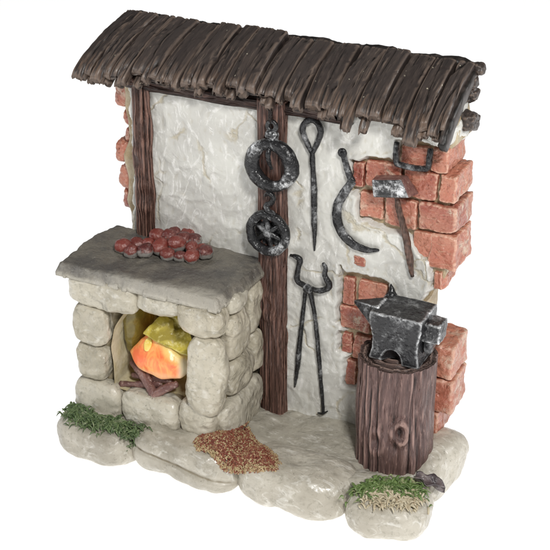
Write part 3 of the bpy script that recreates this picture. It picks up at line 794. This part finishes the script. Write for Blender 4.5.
# ------------------------------------------------------------------ things on the wall
def ring_pts(c, rx, rz, n=48, tilt=.0): return [(c[0]+rx*math.cos(2*math.pi*i/n), c[1]+tilt*math.sin(2*math.pi*i/n), c[2]+rz*math.sin(2*math.pi*i/n)) for i in range(n)]
hr = thing('hanging_ring', 'thick worn iron ring with a heart-shaped hole, hanging high on the centre post', 'iron ring', (.30, -.62, 8.86), 'iron rings hung on the centre post')
c = (.30, -.62, 7.65)
MB().add(*tube(ring_pts(c, .57, .585), [.185+.03*math.sin(2*math.pi*i/48*2+1) for i in range(48)], seg=20, closed=True, flat=.85, amp=.03, seed=1, freq=3)).build('ring', M['bright'], hr)
k = MB(); k.add(*tube([(.30, -.66, 8.25), (.29, -.80, 8.0), (.29, -.72, 7.75), (.30, -.62, 7.55)], [.05, .07, .06, .04], seg=12, amp=.015)); k.build('tongue', M['dark'], hr)
k = MB(); k.add(*tube(ring_pts((.30, -.60, 8.72), .12, .13, 20), [.06]*20, seg=12, closed=True, amp=.012, seed=2)); k.add(*blob((.31, -.6, 8.47), (.17, .14, .14), k=2.6, n=10, amp=.03, freq=3, seed=3)); k.build('eye', M['dark'], hr)
wr = thing('hanging_wheel_ring', 'smaller worn iron ring filled by a six-armed star, hanging low on the centre post', 'iron ring', (.25, -.6, 6.9), 'iron rings hung on the centre post')
c = (.18, -.60, 5.68)
MB().add(*tube(ring_pts(c, .52, .535), [.13]*48, seg=18, closed=True, flat=.95, amp=.03, seed=5, freq=3)).build('ring', M['bright'], wr)
k = MB()
for a in range(6):
    an = math.radians(90+60*a+8); k.add(*tube([(c[0], c[1]+.03, c[2]), (c[0]+.22*math.cos(an), c[1]+.05, c[2]+.22*math.sin(an)), (c[0]+.47*math.cos(an), c[1]+.07, c[2]+.47*math.sin(an))], [.085, .075, .04], seg=10, n=6, amp=.015, seed=a))
k.add(*blob((c[0], c[1]-.02, c[2]), (.11, .09, .11), k=2.2, n=8, amp=.02)); k.build('star', M['iron'], wr)
k = MB(); k.add(*blob((c[0], c[1]+.22, c[2]), (.50, .10, .50), k=2.3, n=16, amp=.02)); k.build('backing', M['dark'], wr)
k = MB(); k.add(*tube([(.10, -.60, 6.75), (.24, -.66, 6.86), (.36, -.62, 6.74), (.28, -.6, 6.58), (.14, -.62, 6.5), (.24, -.70, 6.38), (.34, -.62, 6.3), (.22, -.62, 6.2)], [.05, .07, .075, .07, .07, .075, .07, .05], seg=12, n=7, amp=.02, seed=4)); k.build('twisted_hook', M['iron'], wr)
cd_ = MB(); cd_.add(*tube([(.27, -.5, 9.3), (.27, -.62, 9.05), (.28, -.62, 8.82)], [.07, .06, .05], seg=10, amp=.02)); cd_.build('strap', M['beam'], hr)

pn = MB()
pn.add(*tube([(1.245, -.20, 8.02), (1.11, -.20, 8.28), (.99, -.22, 8.58), (1.05, -.22, 8.80), (1.24, -.22, 8.92), (1.43, -.22, 8.84), (1.50, -.22, 8.62), (1.40, -.20, 8.30), (1.275, -.20, 8.02)], [.06, .075, .085, .085, .085, .085, .085, .075, .06], seg=14, n=8, flat=1., amp=.018, seed=2))
pn.add(*tube([(1.26, -.20, 8.08), (1.28, -.19, 7.6), (1.32, -.18, 7.0), (1.33, -.17, 6.2), (1.34, -.15, 5.7), (1.33, -.12, 5.20)], [.075, .065, .085, .085, .06, .02], seg=14, n=14, amp=.014, seed=7))
tag(pn.build('needle_tool', M['iron']), 'long black iron spike with a teardrop eye hanging on the plaster', 'iron spike')

sk = thing('sickle', 'black iron hook-shaped sickle on the torn plaster edge, left of the hammer', 'sickle', (2.3, -.2, 8.1))
a = MB(); a.add(*tube([(2.12, -.20, 8.20), (2.20, -.22, 7.95), (2.28, -.22, 7.72), (2.40, -.22, 7.42)], [.07, .085, .09, .11], seg=16, n=10, flat=.6, amp=.018, seed=3, sq=3)); a.add(*tube(ring_pts((2.12, -.23, 8.18), .085, .085, 16), [.045]*16, seg=8, closed=True, amp=.01)); a.build('tang', M['iron'], sk)
a = MB(); a.add(*tube([(2.42, -.22, 7.45), (2.22, -.23, 7.12), (2.03, -.23, 6.72), (2.02, -.23, 6.30), (2.18, -.22, 5.92), (2.50, -.20, 5.66), (2.88, -.19, 5.58), (3.20, -.17, 5.64)], [.11, .12, .125, .135, .135, .12, .085, .03], seg=16, n=12, flat=.5, amp=.016, seed=6, sq=2.6)); a.build('blade', M['iron'], sk)

sb = MB(); P = [(3.55, -.14, 8.68), (3.56, -.18, 8.42), (3.58, -.20, 8.20), (3.66, -.20, 8.13), (3.95, -.20, 8.11), (4.30, -.20, 8.13), (4.42, -.20, 8.19), (4.44, -.18, 8.42), (4.45, -.14, 8.66)]
sb.add(*tube(P, [.065, .075, .08, .075, .075, .075, .08, .075, .065], seg=14, n=10, amp=.018, seed=3, sq=3))
tag(sb.build('wall_staple', M['iron']), 'square black iron staple set in the bricks right under the eaves', 'staple')

hm = thing('hammer', 'iron hammer with a slanting block head and thin wooden handle on the bricks', 'hammer', (3.7, -.3, 7.5))
a = MB()
hv = [(3.05, -0.5, 7.71), (3.85, -0.5, 7.86), (4.08, -0.5, 7.4), (3.11, -0.5, 7.24), (2.99, -0.05, 7.67), (3.84, -0.05, 7.83), (4.18, -0.05, 7.38), (3.15, -0.05, 7.15)]
import bmesh
bm = bmesh.new()
for p in hv: bm.verts.new(p)
bm.verts.ensure_lookup_table()
for q in [(3, 2, 1, 0), (4, 5, 6, 7), (0, 1, 5, 4), (1, 2, 6, 5), (2, 3, 7, 6), (3, 0, 4, 7)]: bm.faces.new([bm.verts[i] for i in q])
bmesh.ops.recalc_face_normals(bm, faces=bm.faces)
bmesh.ops.bevel(bm, geom=list(bm.edges), offset=.03, segments=2, affect='EDGES', profile=.5)
bmesh.ops.subdivide_edges(bm, edges=bm.edges, cuts=5, use_grid_fill=True); bm.normal_update()
for v_ in bm.verts: v_.co += v_.normal*(fn(v_.co, 3, 4)*.012+fn(v_.co, 9, 4)*.006)
me = bpy.data.meshes.new('head'); bm.to_mesh(me); bm.free(); me.materials.append(M['bright']); me.materials.append(M['stick'])
for p_ in me.polygons:
    if p_.normal.y > -.6: p_.material_index = 1
me.polygons.foreach_set('use_smooth', [True]*len(me.polygons))
o = bpy.data.objects.new('head', me); C.objects.link(o); sub(o, hm)
a = MB(); a.add(*tube([(3.62, -.22, 7.30), (3.70, -.24, 7.0), (3.86, -.24, 6.5), (3.98, -.22, 6.05), (4.07, -.22, 5.6), (4.16, -.20, 5.10)], [.055, .075, .09, .095, .10, .045], seg=16, n=12, amp=.02, seed=5)); a.build('handle', M['handle'], hm)

tg = thing('tongs', 'black iron tongs with horn-shaped jaws up and two long thin legs down', 'tongs', (1.3, -.2, 4.1))
a = MB(); a.add(*tube([(.66, -.18, 4.94), (.84, -.24, 4.97), (.96, -.25, 4.90), (.93, -.24, 4.70), (.88, -.24, 4.42), (.91, -.24, 4.24), (1.08, -.25, 4.16), (1.24, -.25, 4.12)], [.045, .07, .08, .075, .08, .08, .06], seg=14, n=9, amp=.018, seed=5)); a.build('jaw', M['iron'], tg)
a = MB(); a.add(*tube([(1.62, -.2, 4.93), (1.72, -.24, 4.80), (1.70, -.25, 4.62), (1.84, -.25, 4.36), (1.76, -.25, 4.20), (1.52, -.25, 4.10), (1.28, -.25, 4.12)], [.045, .065, .075, .085, .085, .08, .06], seg=14, n=9, amp=.018, seed=8)); a.build('jaw', M['iron'], tg)
a = MB(); a.add(*tube([(1.14, -.22, 4.12), (1.06, -.20, 3.4), (.98, -.18, 2.6), (.90, -.17, 1.7), (.80, -.16, .82)], [.06, .055, .07, .085, .03], seg=12, n=14, amp=.016, seed=1)); a.build('leg', M['iron'], tg)
a = MB(); a.add(*tube([(1.24, -.24, 4.16), (1.40, -.22, 3.4), (1.50, -.20, 2.5), (1.60, -.18, 1.4), (1.68, -.18, .55), (1.72, -.22, .22)], [.075, .06, .065, .06, .045, .05], seg=12, n=14, amp=.016, seed=2)); a.add(*tube([(1.55, -.2, .18), (1.72, -.26, .24), (1.86, -.22, .34)], [.02, .04, .02], seg=8, amp=.01)); a.build('leg', M['iron'], tg)
a = MB(); a.add(*blob((1.24, -.32, 4.12), (.14, .10, .14), k=2.2, n=12, amp=.02)); a.build('rivet', M['bright'], tg)

# ------------------------------------------------------------------ stump and anvil
sp_ = thing('tree_stump', 'upright purple-brown tree stump block carrying the anvil', 'stump', (4.10, -.86, -.3))
def stump_mesh():
    v, f = bark_log((4.12, -.86, -.30), (4.10, -.86, 3.12), 1.06, 1.04, seg=150, rings=90, groove=.075, seed=17, gfreq=1.5,
        knots=[(4.62, -1.80, 1.35, .26, .13), (4.0, -1.92, .95, .3, .05)], cap=False)
    return v, f
sv, sf = stump_mesh(); MB().add(sv, sf).build('bark', M['stump'], sp_)
seg = 150; top = sv[-seg:]; v = []; f = []; cc = Vector((4.10, -.86, 3.12)); nr = 36
for i in range(nr+1):
    s_ = 1-i/nr
    for j in range(seg):
        p = cc.lerp(Vector(top[j]), s_); r = (p-cc).length
        z = 3.12+.04*math.sin(r*24+fn(p, 1.2, 3)*3)*(1 if s_ < .93 else 0)+fn(p, 2, 4)*.04 - (.07 if s_ < .86 else .0)*1
        v.append((p.x, p.y, z))
for i in range(nr):
    for j in range(seg):
        a, b = i*seg+j, i*seg+(j+1) % seg; f.append((a, b, b+seg, a+seg))
MB().add(v, f).build('cut_top', M['cut'], sp_)
av = thing('anvil', 'heavy black iron anvil with silvery worn edges standing on the stump', 'anvil', (4.15, -.8, 3.1))
def waist(p):
    t_ = (p.z-3.1)/1.35; cx, cy = 4.18, -.78
    s_ = 1.0
    if t_ < .75: s_ = 1-.13*math.sin(math.pi*max(0, min(1, t_/.75)))
    q = Vector((cx+(p.x-cx)*s_, cy+(p.y-cy)*(.5+.5*s_), p.z))
    if q.y < -.9 and q.z < 3.6:                     # hollow arch in the front foot
        d = math.hypot((q.x-4.12)/.30, (q.z-3.12)/.36)
        if d < 1: q.y += .30*(1-d*d)
    return q
a = MB(); a.add(*blob((4.18, -.78, 3.78), (.72, .60, .69), k=26, n=44, amp=.022, freq=1.8, seed=5, fine=.010, warp=waist)); a.build('body', M['anvil'], av)
a = MB(); v, f = blob((0, 0, 0), (.5, .33, .38), k=12, n=22, amp=.02, freq=2, seed=6)
vv = []
for p in v:
    t_ = (p.x+.5)                                   # 0 tip .. 1 root
    s_ = .10+.95*max(0, min(1, t_)); vv.append(Vector((2.84+t_*.80, -.84+p.y*s_, 4.14+.12*(1-t_)+p.z*s_+.12*(1-s_))))
a.add(vv, f).build('horn', M['anvil'], av)
a = MB(); a.add(*blob((5.02, -.78, 4.03), (.27, .30, .27), k=12, n=18, amp=.025, freq=2, seed=9)); a.add(*blob((4.93, -.74, 3.62), (.12, .22, .3), k=3, n=12, amp=.03, seed=10)); a.build('heel', M['anvil'], av)
a = MB(); a.add(*tube([(3.62, -.22, 4.35), (3.60, -.18, 4.54), (3.56, -.14, 4.72)], [.22, .09, .01], seg=12, n=8, amp=.02, seed=3)); a.build('hardy_spike', M['dark'], av)

# ------------------------------------------------------------------ greenery, grit, leaf
bpy.context.view_layer.update(); DG = bpy.context.evaluated_depsgraph_get()
def ground(x, y, dflt=0.):
    h, loc, *_ = S.ray_cast(DG, (x, y, 1.0), (0, 0, -1), distance=1.9)
    return loc.z if h else dflt
def blades(poly_pts, n, L, wd, seed, spread=.05, zb=.05):
    r = random.Random(seed); mb = MB()
    for i in range(n):
        k = r.random()*(len(poly_pts)-1); a = int(k); t_ = k-a
        p = Vector(poly_pts[a]).lerp(Vector(poly_pts[a+1]), t_)+Vector((r.gauss(0, spread), r.gauss(0, spread), 0)); p.z = ground(p.x, p.y, p.z)-.02
        if p.z > .30: continue
        an = r.uniform(0, 2*math.pi); d = Vector((math.cos(an), math.sin(an), 0)); l_ = L*r.uniform(.6, 1.25); lean = r.uniform(.35, 1.0)
        side = Vector((-d.y, d.x, 0)); pts_ = []
        for s_ in range(5):
            q = s_/4; pts_.append(p+d*l_*lean*q**1.2+Vector((0, 0, l_*(math.sin(q*2.8)*.38)))+side*math.sin(q*3+i)*.04)
        mb.add(*tube(pts_, [wd*.6, wd, wd*1.0, wd*.7, wd*.15], seg=6, n=2, ref=(0, 0, 1), flat=.45, amp=.012, seed=i*.7))
    return mb
gp = [(-4.72, -3.10, -.02), (-4.5, -3.40, .0), (-4.0, -3.42, .10), (-3.5, -3.25, .13), (-3.05, -3.18, .12), (-2.62, -3.22, .05)]
tag(blades(gp, 800, .34, .034, 1, .13).build('grass_clump', M['grass']), 'curly dark green grass tuft along the foot of the forge, bottom left', 'grass tuft', kind='stuff')
gp2 = [(3.95, -2.85, .0), (4.3, -2.6, .05), (4.7, -2.35, .07), (5.1, -2.15, .06), (5.35, -2.2, .0)]
gt = thing('grass_clump', 'light green grass tuft mixed with straw in front of the tree stump', 'grass tuft', (4.6, -2.5, 0)); gt['kind'] = 'stuff'
blades(gp2, 460, .36, .036, 2, .15).build('green_blades', M['grass2'], gt)
blades([(4.2, -3.0, -.08), (4.7, -2.9, -.02), (5.15, -2.75, -.02), (5.4, -2.5, -.05)], 330, .32, .034, 3, .14).build('straw_blades', M['straw'], gt)
gpoly = [(-.85, -2.75), (-.85, -3.15), (-.6, -3.36), (-.1, -3.42), (.4, -3.44), (1.20, -3.42), (1.75, -3.25), (1.8, -2.95), (1.4, -2.60), (.72, -2.15), (-.05, -1.50), (-.35, -2.30)]
r = random.Random(5); ga, gb_ = MB(), MB(); cnt = 0
while cnt < 6000:
    x, y = r.uniform(-1.2, 1.8), r.uniform(-3.65, -1.45)
    d = float(sdf(np.array([x]), np.array([y]), gpoly)[0])+fn((x, y, 0), 3, 2)*.08
    if d < 0: continue
    cnt += 1; z = max(min(ground(x, y, -.2), .16), .02-max(0, -3.15-y)*.55)+.16*min(1, d/.4)+.16*math.exp(-((x+.3)**2+(y+2.75)**2)/.3)+r.uniform(-.03, .03)
    an = r.uniform(0, 6.28); l_ = r.uniform(.022, .05); dx, dy = math.cos(an)*l_, math.sin(an)*l_
    tgt = gb_ if r.random() < (.75 if d < .12 else .28) else ga
    tgt.add(*tube([(x-dx, y-dy, z), (x, y, z+.03), (x+dx, y+dy, z+r.uniform(-.03, .03))], [.017, .022, .015], seg=5, n=1, ref=(0, 0, 1), amp=.004))
gr = thing('rust_gravel_patch', 'triangular patch of rust red and tan grit at the forge corner', 'gravel patch', (.3, -2.6, 0)); gr['kind'] = 'stuff'
ga.build('rust_grit', M['grit'], gr); gb_.build('tan_grit', M['grit2'], gr)
lf = MB()
v, f = [], []
for i in range(13):
    for j in range(9):
        a_, b_2 = i/12, j/8-.5
        wdt = .42*math.sin(math.pi*min(1, a_*.9+.08))**.7*(1+.25*math.sin(a_*16))
        x = 5.14+a_*.72; y = -1.90+a_*.36+b_2*wdt; z = .10-.38*a_**1.7+.28*abs(b_2)*1.2+.05*math.sin(a_*9+j)
        v.append((x, y, z))
for i in range(12):
    for j in range(8):
        a_ = i*9+j; f.append((a_, a_+9, a_+10, a_+1))
off = len(v); v += [(x, y, z-.05) for x, y, z in v]; f += [tuple(reversed([q+off for q in t_])) for t_ in f]
for i in range(12):
    for j in (0, 8):
        a_ = i*9+j; f.append((a_, a_+9, a_+9+off, a_+off))
for i in (0, 12):
    for j in range(8):
        a_ = i*9+j; f.append((a_, a_+1, a_+1+off, a_+off))
tag(lf.add(v, f).build('withered_leaf', M['leaf']), 'curled dark purple-grey dead leaf lying at the right foot of the stump', 'leaf')
